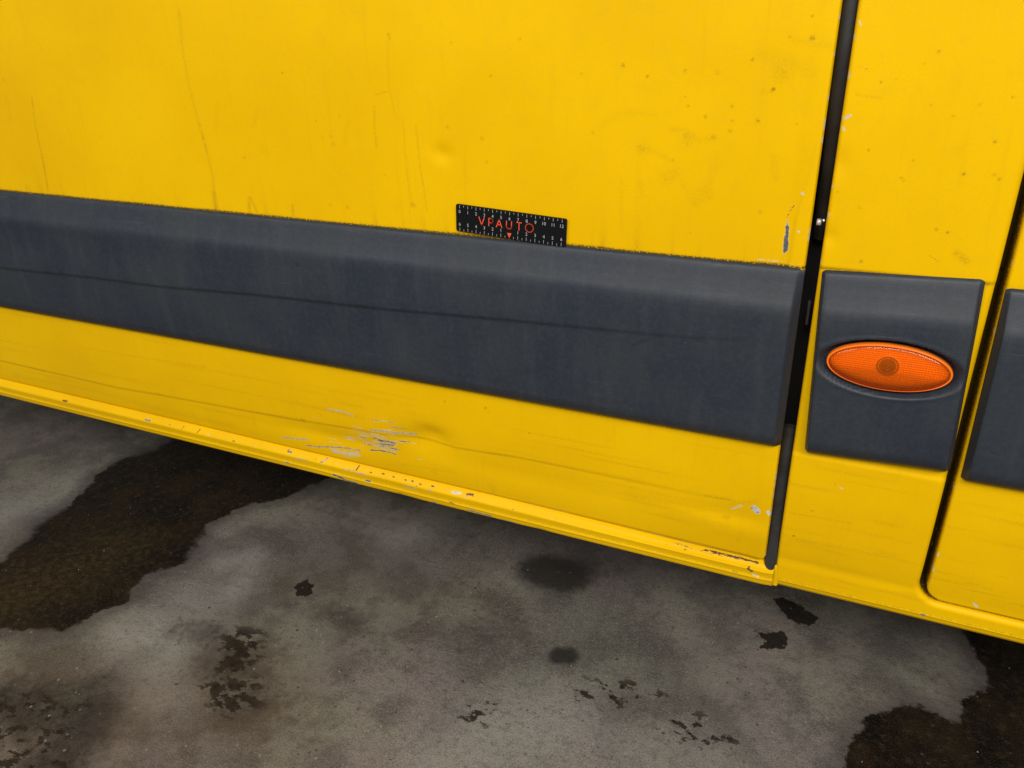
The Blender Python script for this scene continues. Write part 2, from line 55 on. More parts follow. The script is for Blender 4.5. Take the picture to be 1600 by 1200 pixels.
CREASE=[[-1354.5,-553.7],[-1224.4,-554.6],[-1061.5,-556.6],[-983.8,-553.0],[-862.8,-548.8],[-691.9,-543.5],[-580.5,-536.5],[-504.5,-532.8],[-444.7,-533.7],[-359.2,-527.9],[-279.4,-527.0],[-124.5,-526.4],[-95.5,-524.4]]
MOULD={"crease":[[-1222.8,-365.5],[-1011.0,-358.5],[-885.7,-356.7],[-715.1,-348.2],[-518.5,-342.4],[-356.9,-334.6],[-202.0,-328.6],[-148.5,-325.9],[-50.0,-316.2]],"scr":[[-178.3,-326.7],[-211.8,-344.8]]}


# ---------------------------------------------------------------- node helpers
class NT:
    def __init__(self, name):
        self.m = bpy.data.materials.new(name); self.m.use_nodes = True
        self.t = self.m.node_tree; self.t.nodes.clear()
        self.out = self.t.nodes.new('ShaderNodeOutputMaterial')
    def n(self, kind, **kw):
        nd = self.t.nodes.new('ShaderNode' + kind)
        ins = kw.pop('ins', {})
        for k, v in kw.items(): setattr(nd, k, v)
        for k, v in ins.items(): self.set(nd.inputs[k], v)
        return nd
    def set(self, sock, v):
        if isinstance(v, bpy.types.NodeSocket): self.t.links.new(v, sock)
        else: sock.default_value = v
    def coord(self, scale=(1, 1, 1)):
        tc = self.n('TexCoord')
        mp = self.n('Mapping', ins={'Vector': tc.outputs['Object'], 'Scale': scale})
        return mp.outputs[0]
    def noise(self, scale, detail=4, rough=.55, vec=None, stretch=(1, 1, 1)):
        v = vec if vec is not None else self.coord(stretch)
        return self.n('TexNoise', ins={'Vector': v, 'Scale': scale, 'Detail': detail, 'Roughness': rough}).outputs['Fac']
    def math(self, op, a, b=0.0, c=0.0, clamp=False):
        nd = self.n('Math', operation=op); nd.use_clamp = clamp
        self.set(nd.inputs[0], a); self.set(nd.inputs[1], b)
        if op in ('MULTIPLY_ADD',): self.set(nd.inputs[2], c)
        return nd.outputs[0]
    def ramp(self, v, lo, hi, a=0.0, b=1.0, smooth=True):
        nd = self.n('MapRange', interpolation_type='SMOOTHSTEP' if smooth else 'LINEAR')
        for k, x in zip(('Value', 'From Min', 'From Max', 'To Min', 'To Max'), (v, lo, hi, a, b)): self.set(nd.inputs[k], x)
        return nd.outputs[0]
    def mix(self, f, a, b, mode='MIX'):
        nd = self.n('Mix', data_type='RGBA', blend_type=mode)
        self.set(nd.inputs[0], f)
        for s, x in ((nd.inputs[6], a), (nd.inputs[7], b)):
            if isinstance(x, tuple) and len(x) == 3: x = (*x, 1)
            self.set(s, x)
        return nd.outputs[2]
    def attr(self, name):
        return self.n('Attribute', attribute_name=name).outputs['Fac']
    def bump(self, h, strength, dist, normal=None):
        nd = self.n('Bump', ins={'Height': h, 'Strength': strength, 'Distance': dist})
        if normal is not None: self.set(nd.inputs['Normal'], normal)
        return nd.outputs[0]
    def bsdf(self, **ins):
        nd = self.n('BsdfPrincipled')
        for k, v in ins.items():
            k = k.replace('_', ' ')
            if isinstance(v, tuple) and len(v) == 3: v = (*v, 1)
            self.set(nd.inputs[k], v)
        self.t.links.new(nd.outputs[0], self.out.inputs[0])
        return nd

def mat_paint(name, marked=True):
    t = NT(name)
    big = t.noise(4.0, 3); fine = t.noise(900, 2); mid = t.noise(60, 3, .6)
    col = t.mix(t.ramp(big, .3, .7), (.80, .458, .0003), (.87, .515, .0004))
    col = t.mix(t.ramp(mid, .45, .8, 0, .10), col, (.52, .31, .003))
    col = t.mix(t.ramp(fine, .3, .75, 0, .16), col, (.60, .335, .0004))
    # road film: fine dark specks
    sp = t.n('TexVoronoi', feature='F1', ins={'Vector': t.coord(), 'Scale': 75.0, 'Randomness': 1.0})
    gate = t.ramp(t.n('SeparateColor', ins={0: sp.outputs['Color']}).outputs[0], .90, .92)
    rad = t.math('MULTIPLY', t.n('SeparateColor', ins={0: sp.outputs['Color']}).outputs[1], .055)
    spk = t.math('MULTIPLY', t.ramp(t.math('SUBTRACT', rad, sp.outputs['Distance']), 0, .02), gate)
    col = t.mix(t.math('MULTIPLY', spk, .4), col, (.10, .06, .015))
    streak = t.noise(1.0, 4, .6, stretch=(90, 1, 7))
    grime = t.math('MULTIPLY', t.ramp(streak, .55, .8), .10)
    col = t.mix(grime, col, (.30, .17, .01))
    rough = t.ramp(mid, .3, .7, .36, .46)
    h = t.math('MULTIPLY', fine, .25)
    nrm = None
    if marked:
        dn = t.noise(480, 2, .7)
        dirt_shade = t.math('MULTIPLY', t.attr('dirt_shade'), t.ramp(dn, .36, .58, .15, 1.05))
        col = t.mix(t.math('MINIMUM', dirt_shade, .93), col, (.070, .045, .010))
        cn = t.noise(1.0, 3, .7, stretch=(170, 500, 800))
        amp = t.attr('chip_rough')
        fld = t.math('ADD', t.attr('chip'), t.math('MULTIPLY', t.math('SUBTRACT', cn, .52), t.math('MULTIPLY', amp, 3.0)))
        mask = t.ramp(fld, -.12, .30)
        kind = t.attr('chip_kind')
        kn = t.math('ADD', kind, t.math('MULTIPLY', t.math('SUBTRACT', t.noise(1.0, 2, .6, stretch=(260, 500, 1100)), .5), .55), clamp=True)
        kn = t.math('MAXIMUM', kn, t.ramp(fld, .15, .95, .52, 0))
        cr = t.n('ValToRGB', ins={0: kn}); e = cr.color_ramp.elements
        e[0].position = 0; e[0].color = (.085, .092, .105, 1); e[1].position = 1; e[1].color = (.075, .035, .022, 1)
        for p, c in ((.25, (.20, .19, .17, 1)), (.5, (.62, .49, .25, 1)), (.72, (.66, .64, .58, 1)), (.84, (.22, .11, .055, 1))):
            x = e.new(p); x.color = c
        col = t.mix(mask, col, cr.outputs[0])
        rough = t.math('ADD', rough, t.math('MULTIPLY', mask, .2))
        nrm = None
    nrm = t.bump(h, .12, .0004, nrm)
    t.bsdf(Base_Color=col, Roughness=rough, Normal=nrm, IOR=1.45, Specular_IOR_Level=.13)
    return t.m

def mat_plastic(name):
    t = NT(name)
    big = t.noise(1.0, 4, .6, stretch=(9, 9, 9)); vert = t.noise(1.0, 4, .6, stretch=(55, 10, 8)); fine = t.noise(620, 3)
    col = t.mix(t.ramp(big, .3, .7), (.0175, .0235, .038), (.026, .032, .040))
    col = t.mix(t.ramp(vert, .45, .75, 0, .26), col, (.054, .060, .070))
    col = t.mix(t.ramp(fine, .35, .7, 0, .28), col, (.014, .016, .02))
    hz = t.noise(1.0, 5, .7, stretch=(14, 60, 160))
    col = t.mix(t.ramp(hz, .60, .76, 0, .35), col, (.078, .084, .092))
    sc = t.noise(1.0, 2, .5, stretch=(160, 500, 1200))
    col = t.mix(t.ramp(sc, .76, .82, 0, .5), col, (.14, .145, .15))
    col = t.mix(t.ramp(t.noise(170, 3, .7), .42, .66, 0, .22), col, (.045, .052, .062))
    dirt_shade = t.math('MULTIPLY', t.attr('dirt_shade'), t.ramp(t.noise(120, 2), .3, .65, .5, 1.1))
    col = t.mix(t.math('MINIMUM', dirt_shade, .9), col, (.011, .011, .012))
    nrm = t.bump(fine, .2, .0005)
    t.bsdf(Base_Color=col, Roughness=t.ramp(big, .3, .7, .46, .58), Normal=nrm, Specular_IOR_Level=.42)
    return t.m

def mat_plain(name, col, rough=.6, metal=0.0, var=.3, scale=40):
    t = NT(name)
    c2 = tuple(x * (1 - var) for x in col)
    c = t.mix(t.ramp(t.noise(scale, 4), .35, .65), col, c2)
    t.bsdf(Base_Color=c, Roughness=rough, Metallic=metal, Normal=t.bump(t.noise(scale * 12, 2), .1, .0005))
    return t.m

def mat_floor():
    t = NT('concrete')
    n1 = t.noise(2.6, 4, .6); n2 = t.noise(11, 5, .66); n3 = t.noise(75, 4, .75); n4 = t.noise(460, 2, .7)
    tone = t.noise(1.0, 3, .6, stretch=(3.1, 4.2, 1))
    col = t.mix(t.ramp(tone, .36, .64), (.205, .168, .150), (.210, .196, .145))
    col = t.mix(t.ramp(n1, .43, .60, 0, .50), col, (.078, .066, .064))
    col = t.mix(t.ramp(n2, .44, .60, 0, .50), col, (.058, .048, .043))
    col = t.mix(t.math('MULTIPLY', t.attr('pale'), t.ramp(n2, .36, .56, .45, 1)), col, (.36, .34, .30))
    col = t.mix(t.ramp(n3, .46, .70, 0, .42), col, (.066, .060, .052))
    col = t.mix(t.ramp(n4, .54, .70, 0, .50), col, (.33, .31, .265))
    col = t.mix(t.ramp(n4, .46, .32, 0, .55), col, (.036, .032, .028))
    col = t.mix(t.math('MULTIPLY', t.attr('brown'), t.ramp(n2, .3, .62, .25, .8)), col, (.080, .048, .024))
    soft = t.ramp(t.math('ADD', t.attr('soft'), t.math('ADD', t.math('MULTIPLY', t.math('SUBTRACT', n3, .5), .45), t.math('MULTIPLY', t.math('SUBTRACT', n4, .5), .25))), .10, .72, 0, .82)
    col = t.mix(t.math('MINIMUM', soft, .95), col, (.014, .011, .009))
    # flaked, half absorbed oil
    fn = t.noise(1.0, 4, .66, stretch=(38, 60, 1))
    fa = t.ramp(t.attr('flake'), -22, 18)
    cm = t.ramp(t.math('ADD', fn, t.math('MULTIPLY', t.attr('flake_load'), .17)), .60, .66)
    cm = t.math('MULTIPLY', cm, fa)
    col = t.mix(t.math('MULTIPLY', cm, .95), col, t.mix(t.ramp(n3, .35, .6), (.010, .007, .005), (.030, .020, .011)))
    # soaked stains with ragged rims
    rn = t.math('ADD', t.math('MULTIPLY', t.math('SUBTRACT', t.noise(1.0, 4, .66, stretch=(20, 20, 1)), .5), 52.0), t.math('MULTIPLY', t.math('SUBTRACT', n3, .5), 16.0))
    of = t.math('ADD', t.attr('oil'), rn)
    ow = t.ramp(n1, .46, .62, 1.0, 4.5)
    om = t.ramp(t.math('DIVIDE', of, ow), -2.5, 4.0)
    rim = t.ramp(of, -46, -2, 0, .6)
    col = t.mix(rim, col, (.055, .046, .041))
    oc = t.mix(t.ramp(n2, .35, .66), (.0035, .0022, .0014), (.020, .0120, .0050))
    oc = t.mix(t.ramp(n3, .5, .66, 0, .6), oc, (.040, .029, .014))
    oc = t.mix(t.math('MULTIPLY', t.attr('brown'), .8), oc, t.mix(t.ramp(n3, .34, .66), (.018, .011, .004), (.062, .039, .015)))
    oc = t.mix(t.ramp(n4, .56, .68, 0, .35), oc, (.10, .08, .05))
    col = t.mix(t.math('MULTIPLY', om, .97), col, oc)
    sf = t.math('ADD', t.attr('spot'), t.math('MULTIPLY', t.math('SUBTRACT', t.noise(1.0, 3, .6, stretch=(120, 120, 1)), .5), 22.0))
    sm = t.ramp(sf, -.8, 1.0)
    col = t.mix(t.math('MULTIPLY', sm, .92), col, t.mix(t.ramp(n3, .35, .65), (.008, .006, .005), (.022, .014, .009)))
    # pits
    pv = t.n('TexVoronoi', feature='F1', ins={'Vector': t.coord((1, 1, 0)), 'Scale': 40.0})
    pc = t.n('SeparateColor', ins={0: pv.outputs['Color']})
    pr = t.math('MULTIPLY', t.ramp(pc.outputs[0], .6, 1.0, 0, 1, False), .12)
    pit = t.ramp(t.math('SUBTRACT', pr, t.math('ADD', pv.outputs['Distance'], t.math('MULTIPLY', t.math('SUBTRACT', n4, .5), .12))), 0, .04)
    col = t.mix(t.math('MULTIPLY', pit, .65), col, (.022, .019, .017))
    av = t.n('TexVoronoi', feature='F1', ins={'Vector': t.coord((1, 1, 0)), 'Scale': 150.0})
    ac = t.n('SeparateColor', ins={0: av.outputs['Color']})
    agg = t.math('MULTIPLY', t.ramp(ac.outputs[0], .84, .87), t.ramp(av.outputs['Distance'], t.math('MULTIPLY', ac.outputs[2], .42), t.math('MULTIPLY', ac.outputs[2], .22)))
    agg = t.math('MULTIPLY', agg, t.ramp(n1, .4, .6, .9, .35))
    col = t.mix(t.math('MULTIPLY', agg, t.math('SUBTRACT', .75, t.math('MULTIPLY', om, .6))), col, t.mix(t.ramp(ac.outputs[1], .5, .55), (.035, .03, .027), (.30, .28, .24)))
    wet = t.math('MAXIMUM', om, sm)
    rough = t.math('SUBTRACT', t.ramp(n2, .3, .7, .60, .78), t.math('MULTIPLY', wet, .24))
    hgt = t.math('ADD', t.math('ADD', t.math('MULTIPLY', n4, .0011), t.math('MULTIPLY', n3, .0022)), t.math('MULTIPLY', pit, -.0012))
    nrm = t.bump(hgt, .8, 1.0)
    t.bsdf(Base_Color=col, Roughness=rough, Normal=nrm, Specular_IOR_Level=t.math('SUBTRACT', .18, t.math('MULTIPLY', wet, .06)))
    return t.m

M_PAINT = mat_paint('yellow_paint'); M_PLAIN_PAINT = mat_paint('yellow_paint_plain', False)
M_PLASTIC = mat_plastic('grey_plastic')
M_SEAL = mat_plain('rubber_seal', (.028, .028, .028), .6, 0, .6, 25)
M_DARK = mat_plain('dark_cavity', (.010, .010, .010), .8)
M_UNDER = mat_plain('underbody_coating', (.012, .012, .012), .9)
M_STEEL = mat_plain('zinc_bolt', (.85, .87, .9), .25, 0.6, .1)
M_BRACKET = mat_plain('bracket_steel', (.09, .09, .085), .5, .3)
M_FLOOR = mat_floor()

# ---------------------------------------------------------------- mesh helpers
def new_mesh(name, verts, faces, mat, parent=None, smooth=True, attrs=None):
    me = bpy.data.meshes.new(name)
    verts = np.asarray(verts, dtype=np.float32); faces = np.asarray(faces, dtype=np.int32)
    k = faces.shape[1]
    me.vertices.add(len(verts)); me.vertices.foreach_set('co', verts.ravel())
    me.loops.add(faces.size); me.loops.foreach_set('vertex_index', faces.ravel())
    me.polygons.add(len(faces)); me.polygons.foreach_set('loop_start', np.arange(0, faces.size, k, dtype=np.int32))
    me.update(calc_edges=True); me.validate()
    if smooth: me.polygons.foreach_set('use_smooth', np.ones(len(me.polygons), dtype=bool))
    for an, av in (attrs or {}).items():
        a = me.attributes.new(an, 'FLOAT', 'POINT'); a.data.foreach_set('value', np.asarray(av, dtype=np.float32).ravel())
    if mat: me.materials.append(mat)
    o = bpy.data.objects.new(name, me); COL.objects.link(o)
    if parent: o.parent = parent
    return o

def grid_faces(nu, nv, keep=None, flip=False):
    i = np.arange(nu * nv).reshape(nu, nv)
    q = np.stack([i[:-1, :-1], i[1:, :-1], i[1:, 1:], i[:-1, 1:]], -1)
    if flip: q = q[..., ::-1]
    q = q.reshape(-1, 4)
    if keep is not None: q = q[keep[:-1, :-1].ravel()]
    return q

def axis(*segs):
    """segs: (start, end, step) laid end to end"""
    out = []
    for a, b, st in segs:
        n = max(1, int(round(abs(b - a) / st)))
        out.append(np.linspace(a, b, n, endpoint=False))
    out.append([segs[-1][1]])
    return np.concatenate(out)

def dist_poly(X, Z, pts):
    d = np.full(X.shape, 1e9)
    for (ax, az), (bx, bz) in zip(pts[:-1], pts[1:]):
        ux, uz = bx - ax, bz - az
        L = ux * ux + uz * uz + 1e-9
        t = np.clip(((X - ax) * ux + (Z - az) * uz) / L, 0, 1)
        d = np.minimum(d, np.hypot(X - ax - t * ux, Z - az - t * uz))
    return d

def sd_polygon(X, Y, pts):
    d = dist_poly(X, Y, pts + [pts[0]])
    ins = np.zeros(X.shape, bool)
    for (ax, ay), (bx, by) in zip(pts, pts[1:] + [pts[0]]):
        c = ((ay > Y) != (by > Y)) & (X < (bx - ax) * (Y - ay) / (by - ay + 1e-12) + ax)
        ins ^= c
    return np.where(ins, d, -d)

def marks(X, Z, chips, dirt_shade):
    chip = np.full(X.shape, -9.0); kind = np.zeros(X.shape); ruf = np.full(X.shape, .5); dt = np.zeros(X.shape)
    for pts, hw, k, a in chips:
        p = np.array(pts); pad = hw + a * 2 + 6
        sel = (X > p[:, 0].min() - pad) & (X < p[:, 0].max() + pad) & (Z > p[:, 1].min() - pad) & (Z < p[:, 1].max() + pad)
        if not sel.any(): continue
        f = hw - dist_poly(X[sel], Z[sel], pts)
        cur = chip[sel]; b = f > cur
        kk = kind[sel]; kk[b] = k; kind[sel] = kk
        rr = ruf[sel]; rr[b] = a; ruf[sel] = rr
        chip[sel] = np.maximum(cur, f)
    for pts, s, st in dirt_shade:
        p = np.array(pts); pad = s * 4
        sel = (X > p[:, 0].min() - pad) & (X < p[:, 0].max() + pad) & (Z > p[:, 1].min() - pad) & (Z < p[:, 1].max() + pad)
        if not sel.any(): continue
        d = dist_poly(X[sel], Z[sel], pts)
        v = st * np.exp(-.5 * (d / s) ** 2)
        dt[sel] = 1 - (1 - dt[sel]) * (1 - v)
    return chip, kind, ruf, dt

def sst(x, a, b):
    t = np.clip((x - a) / (b - a), 0, 1); return t * t * (3 - 2 * t)
def gauss(X, Z, x0, z0, sx, sz): return np.exp(-.5 * (((X - x0) / sx) ** 2 + ((Z - z0) / sz) ** 2))

BODY = [(1250, 62), (400, 14), (200, 8), (60, 4), (-50, 2), (-248, 0), (-446, 0), (-500, 1), (-560, 4), (-585, 7), (-600, 10), (-640, 12)]
_bz = np.array([p[0] for p in BODY][::-1], float); _by = np.array([p[1] for p in BODY][::-1], float)
def body_y(z):
    zz = np.arange(-700, 1300, 2.0); yy = np.interp(zz, _bz, _by)
    k = np.ones(9) / 9; ys = np.convolve(np.pad(yy, 4, mode='edge'), k, 'valid')
    return np.interp(z, zz, ys)

def wob(X, Z, s, seed):      # gentle oil-canning of the sheet metal
    a = np.zeros(X.shape); r = np.random.default_rng(seed)
    for _ in range(9):
        kx, kz = r.normal(0, 1 / s, 2); a += np.sin(kx * X + kz * Z + r.uniform(0, 6.3))
    return a / 9

def to_world(X, Y, Z): return np.stack([X / 1000, Y / 1000, Z / 1000 + H], -1).reshape(-1, 3)

def tag(o, label, cat, group=None):
    o['label'] = label; o['category'] = cat
    if group: o['group'] = group

# ---------------------------------------------------------------- floor
fx = np.concatenate([-np.geomspace(9000, 1750, 14), axis((-1700, -1500, 12), (-1500, 420, 4), (420, 700, 12)), np.geomspace(760, 9000, 14)])
fy = np.concatenate([-np.geomspace(9000, 560, 14), axis((-500, 520, 4), (520, 900, 15)), np.geomspace(960, 9000, 12)])
X, Y = np.meshgrid(fx, fy, indexing='ij')
def fmax(polys):
    f = np.full(X.shape, -80.0)
    for p in polys: f = np.maximum(f, sd_polygon(X, Y, [tuple(q) for q in p]))
    return np.clip(f, -80, 80)
def fsoft(lst):
    f = np.zeros(X.shape)
    for p, s, st in lst:
        d = dist_poly(X, Y, p); f = 1 - (1 - f) * (1 - st * np.exp(-.5 * (d / s) ** 2.6))
    return f
Zf = wob(X, Y, 160, 3) * 1.6
flo = new_mesh('floor', np.stack([X / 1000, Y / 1000, Zf / 1000], -1).reshape(-1, 3), grid_faces(len(fx), len(fy)), M_FLOOR, attrs={
    'oil': fmax(FLOOR['oil']), 'spot': fmax(FLOOR['spot']), 'flake': fmax(FLOOR['crack']), 'flake_load': np.maximum(np.clip((fmax(FLOOR['crack'][:2]) + 15) / 30, 0, 1), .5 * np.clip((fmax(FLOOR['crack'][2:]) + 20) / 40, 0, 1)),
    'soft': fsoft(FLOOR['soft']), 'pale': fsoft(FLOOR['pale']), 'brown': fsoft(FLOOR['brown'])})
flo['kind'] = 'structure'; flo['label'] = 'stained grey concrete floor with dark oil patches'

# ---------------------------------------------------------------- van
van = bpy.data.objects.new('yellow_van', None); COL.objects.link(van); van.empty_display_size = .3
tag(van, 'battered yellow van side with dark grey plastic mouldings and scratched lower door', 'van')

ZTOP = 480
# --- sliding door: a dented sheet that rolls back at its right edge and bottom edge
xa = axis((-2300, -1480, 12), (-1480, -640, 1.7), (-640, -430, 1.1), (-430, -120, 1.4), (-120, -56, 1.1), (-56, -50, .5))
za = axis((ZTOP, 60, 14), (60, -246, 1.4), (-246, -251, .5), (-251, -440, 6), (-440, -480, 2), (-480, -590, 1.0), (-590, -598, .6))
X, Z = np.meshgrid(xa, za, indexing='ij')
Zr = Z.copy()
slope = -.0042 * (X + 1380)                                     # the bottom edge falls slightly to the right
Zb = Z + slope * sst(-Z, 540, 598)
Yd = body_y(Z) + wob(X, Z, 150, 5) * .9 + wob(X, Z, 40, 6) * .10
Yd += 2.2 * gauss(X, Z, -434, -160, 9, 7) - .5 * gauss(X, Z, -448, -164, 9, 8)
# crushed area on the lower door
Yd += 5.0 * gauss(X, Z, -500, -535, 30, 13) + 3.5 * gauss(X, Z, -480, -520, 16, 9) - 2.4 * gauss(X, Z, -560, -530, 34, 14)
Yd += 3.0 * gauss(X, Z, -640, -560, 70, 9) + 1.6 * gauss(X, Z, -350, -556, 110, 10) + 1.8 * gauss(X, Z, -95, -545, 30, 9) - 1.2 * gauss(X, Z, -95, -562, 40, 9)
# pressed crease along the lower door
cr_ = np.array(CREASE); zc = np.interp(X, cr_[:, 0], cr_[:, 1])
Yd += .75 * sst(zc - Z, -2.5, 2.5) * sst(-X, 60, 260) - .6 * sst(zc - Z, 0, 34)
# folded edge flange with its vertical bend
xb = np.interp(Z, [-260, -200, -150], [-66, -64, -56])
Yd += 1.5 * sst(xb - X, -3, 3) * sst(xb - X, 40, 3) * sst(-Z, 120, 190) * (Z > -250)
Yd -= .9 * sst(X, -72, -60)
rr = 3.0; dx = np.clip(X - (-50 - rr), 0, rr)
Yd += rr - np.sqrt(np.maximum(rr * rr - dx * dx, 0))
cor = np.clip(np.hypot(np.clip(X + 60, 0, 99), np.clip(-588 - Z, 0, 99)) - 8.5, 0, 3)
Yd += cor ** 2 * .9
Yd += 2.2 * sst(-Z, 592, 598)
chip, kind, ruf, dt = marks(X, Z + slope * 0, DOOR_CHIPS, DIRT_SHADE)
# grime collected along the moulding and random run marks below and above it
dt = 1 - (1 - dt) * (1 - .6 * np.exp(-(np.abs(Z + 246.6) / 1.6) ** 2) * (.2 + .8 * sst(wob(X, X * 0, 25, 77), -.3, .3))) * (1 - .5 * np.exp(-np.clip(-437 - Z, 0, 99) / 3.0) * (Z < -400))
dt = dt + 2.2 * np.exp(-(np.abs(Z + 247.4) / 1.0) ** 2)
run = np.zeros(len(xa))
for _ in range(70):
    x0 = rng.uniform(-1450, -80); s = rng.uniform(.8, 3); L = rng.uniform(4, 26); st = rng.uniform(.05, .22)
    v = st * np.exp(-.5 * ((xa - x0) / s) ** 2)
    dt = 1 - (1 - dt) * (1 - v[:, None] * np.exp(-np.clip(za + 248, 0, 999) / L)[None, :] * (za > -250)[None, :])
for _ in range(55):
    x0 = rng.uniform(-1450, -80); z0 = rng.uniform(-590, -445); L = rng.uniform(8, 60); st = rng.uniform(.04, .16)
    dt = 1 - (1 - dt) * (1 - st * gauss(X, Z, x0, z0, L, rng.uniform(.8, 2.2)))
# worn paint on the folded right-hand and bottom edges
for _ in range(26):
    z0 = rng.uniform(-600, 40); chip = np.maximum(chip, (.9 - np.hypot(X + 50.2, (Z - z0) / rng.uniform(1.5, 5))) * 1.0)
kind = np.where((X > -52) & (chip > -1), .62, kind)
mz = np.clip(1.6 - np.abs(Z + 597), -9, 9) - 2.2 * (wob(X, Z, 9, 8) + .35) - np.clip((-X - 330) / 120, 0, 5)
kind = np.where((mz > chip) & (Z < -590), .55, kind); chip = np.maximum(chip, mz)
door = new_mesh('sliding_door', to_world(X, Yd, Zb), grid_faces(len(xa), len(za), flip=True), M_PAINT, van,
                attrs={'chip': chip, 'chip_kind': kind, 'chip_rough': ruf, 'dirt_shade': dt})
# door edge return
def strip(name, pts_a, pts_b, mat, parent):
    n = len(pts_a); v = np.concatenate([pts_a, pts_b]); i = np.arange(n - 1)
    return new_mesh(name, v, np.stack([i, i + 1, i + 1 + n, i + n], -1), mat, parent, smooth=False)
e0 = to_world(X[-1], Yd[-1], Zb[-1]); e1 = e0 + np.array([-.0015, .024, 0])
strip('edge_return', e0, e1, M_PLAIN_PAINT, door)
e0 = to_world(X[:, -1], Yd[:, -1], Zb[:, -1]); e1 = e0 + np.array([0, .020, .002])
strip('bottom_return', e0, e1, M_SEAL, door)

# --- mouldings
def profile(top=-247.5, bot=-443.5):
    P = [(top, 1.0), (top - .6, -1.6), (top - 2.5, -3.6), (top - 6, -4.9), (top - 15, -7.6), (top - 24, -10.6), (top - 30, -12.8), (top - 34, -14.4), (top - 38, -15.6),
         (top - 43, -16.4), (top - 50, -16.9), (top - 62, -17.2), (-345, -17.4), (-380, -17.4), (-410, -17.2), (-424, -16.8), (-428, -16.0), (-432, -14.4), (-436, -12.2), (bot + 4, -8.6), (bot + 1, -4), (bot, 1.0)]
    P = np.array(P); t = np.concatenate([[0], np.cumsum(np.hypot(*np.diff(P, axis=0).T))])
    tt = np.linspace(0, t[-1], 120)
    return np.interp(tt, t, P[:, 0]), np.interp(tt, t, P[:, 1])

def moulding(name, x0, x1, parent, shear=0.0, tilt=0.0, r0=7.0, r1=7.0, crease=False, hole=None, xs=None):
    pz, py = profile()
    if xs is None: xs = axis((0, 1, 1 / 40.)) * 0 if False else None
    u = np.unique(np.concatenate([x0 + r0 * (1 - np.cos(np.linspace(0, np.pi / 2, 9))), np.linspace(x0 + r0, x1 - r1, max(12, int((x1 - x0) / 4))), x1 - r1 * (1 - np.cos(np.linspace(0, np.pi / 2, 9)))]))
    Xm, Zm = np.meshgrid(u, pz, indexing='ij'); Ym = np.broadcast_to(py, Xm.shape).copy()
    d0 = np.clip(Xm - x0, 0, r0) / r0; d1 = np.clip(x1 - Xm, 0, r1) / r1
    fac = np.sqrt(np.maximum(1 - (1 - d0) ** 2, 0)) * np.sqrt(np.maximum(1 - (1 - d1) ** 2, 0))
    cf = lambda d: np.where(d <= 0, 0, np.where(d < .8, .22 + .78 * (d / .8) * .93, .945 + .055 * (1 - ((1 - d) / .2) ** 2)))
    fac = cf(d0) * cf(d1)
    Ym = np.where(Ym < 0, Ym * fac, Ym)
    mid = -345; k = 1 - .022 * ((1 - d0) ** 2 + (1 - d1) ** 2)
    Zm = mid + (Zm - mid) * k
    Ym += wob(Xm, Zm, 60, 21) * .35 * (Ym < -2)
    dt = np.zeros(Xm.shape)
    if crease:
        c = np.array(MOULD['crease']); zc = np.interp(Xm, c[:, 0], c[:, 1])
        fade = sst(-Xm, 70, 420) * .8 + sst(-Xm, 60, 120) * .2
        g = zc - Zm
        on = (Ym < -8)
        Ym += on * fade * (-1.7 * sst(g, -48, -3) * (1 - sst(g, -1.6, 2.2)))
        dt = .34 * fade * np.exp(-.5 * ((g - .5) / 1.8) ** 2)  # shade line of the crease painted into the colour
        dt = np.maximum(dt, .5 * np.exp(-.5 * (dist_poly(Xm, Zm, MOULD['scr']) / 1.0) ** 2))
        for x_, z_ in ((-331, -392), (-84, -262), (-640, -300)): dt = np.maximum(dt, .7 * gauss(Xm, Zm, x_, z_, 2.0, 2.0))
        # darker broken band below the bevel
        dt = np.maximum(dt, .28 * np.exp(-.5 * ((Zm + 296 + wob(Xm, Zm * 0, 70, 4) * 6) / 5.0) ** 2) * sst(wob(Xm, Zm * 0, 90, 2), -.25, .2))
    dt = np.maximum(dt, .55 * sst(-Zm, 428, 440))  # lower chamfer: down-facing shade painted in together with grime
    Xs = Xm + shear * (-Zm - 248) / 196.0
    Zs = Zm + tilt * (Xm - x0) / (x1 - x0)
    keep = None
    if hole is not None:
        cx, cz, a, b = hole
        q = np.hypot((Xs - cx) / a, (Zs - cz) / b)
        # dished recess round the lamp
        Ym += 11.0 * (1 - sst(q, .96, 1.10)) - .9 * np.exp(-.5 * ((q - 1.13) / .035) ** 2)
    return new_mesh(name, to_world(Xs, Ym, Zs), grid_faces(len(u), 120, flip=True), M_PLASTIC, parent, attrs={'dirt_shade': dt})

mo = moulding('side_moulding', -2300, -49.5, door, crease=True, r1=8)
mo['label'] = 'long dark grey plastic moulding with a wavy crease'

# --- sill below the sliding door
prof = [(-588, 30), (-592, 22), (-595, 16), (-597.5, 12.0), (-599.0, 9.6), (-605.6, 3.9), (-607.0, 3.1), (-608.6, 3.1), (-617, 4.8), (-618.6, 4.1), (-619.6, 3.3), (-621, 3.4), (-622.5, 4.6), (-627, 5.6), (-630, 7.0), (-632, 10), (-632.6, 16), (-632, 40)]
P = np.array(prof); t_ = np.concatenate([[0], np.cumsum(np.hypot(*np.diff(P, axis=0).T))]); tt = np.linspace(0, t_[-1], 90)
sz, sy = np.interp(tt, t_, P[:, 0]), np.interp(tt, t_, P[:, 1])
xs = axis((-2300, -1480, 12), (-1480, -640, 3), (-640, -430, 1.2), (-430, -39, 2.0))
X, Z = np.meshgrid(xs, sz, indexing='ij'); Y = np.broadcast_to(sy, X.shape).copy()
Y = Y + wob(X, Z, 70, 31) * .5 + .8 * gauss(X, Z, -560, -612, 30, 8) + 2.0 * sst(X, -52, -40) * (Z < -600) * .6
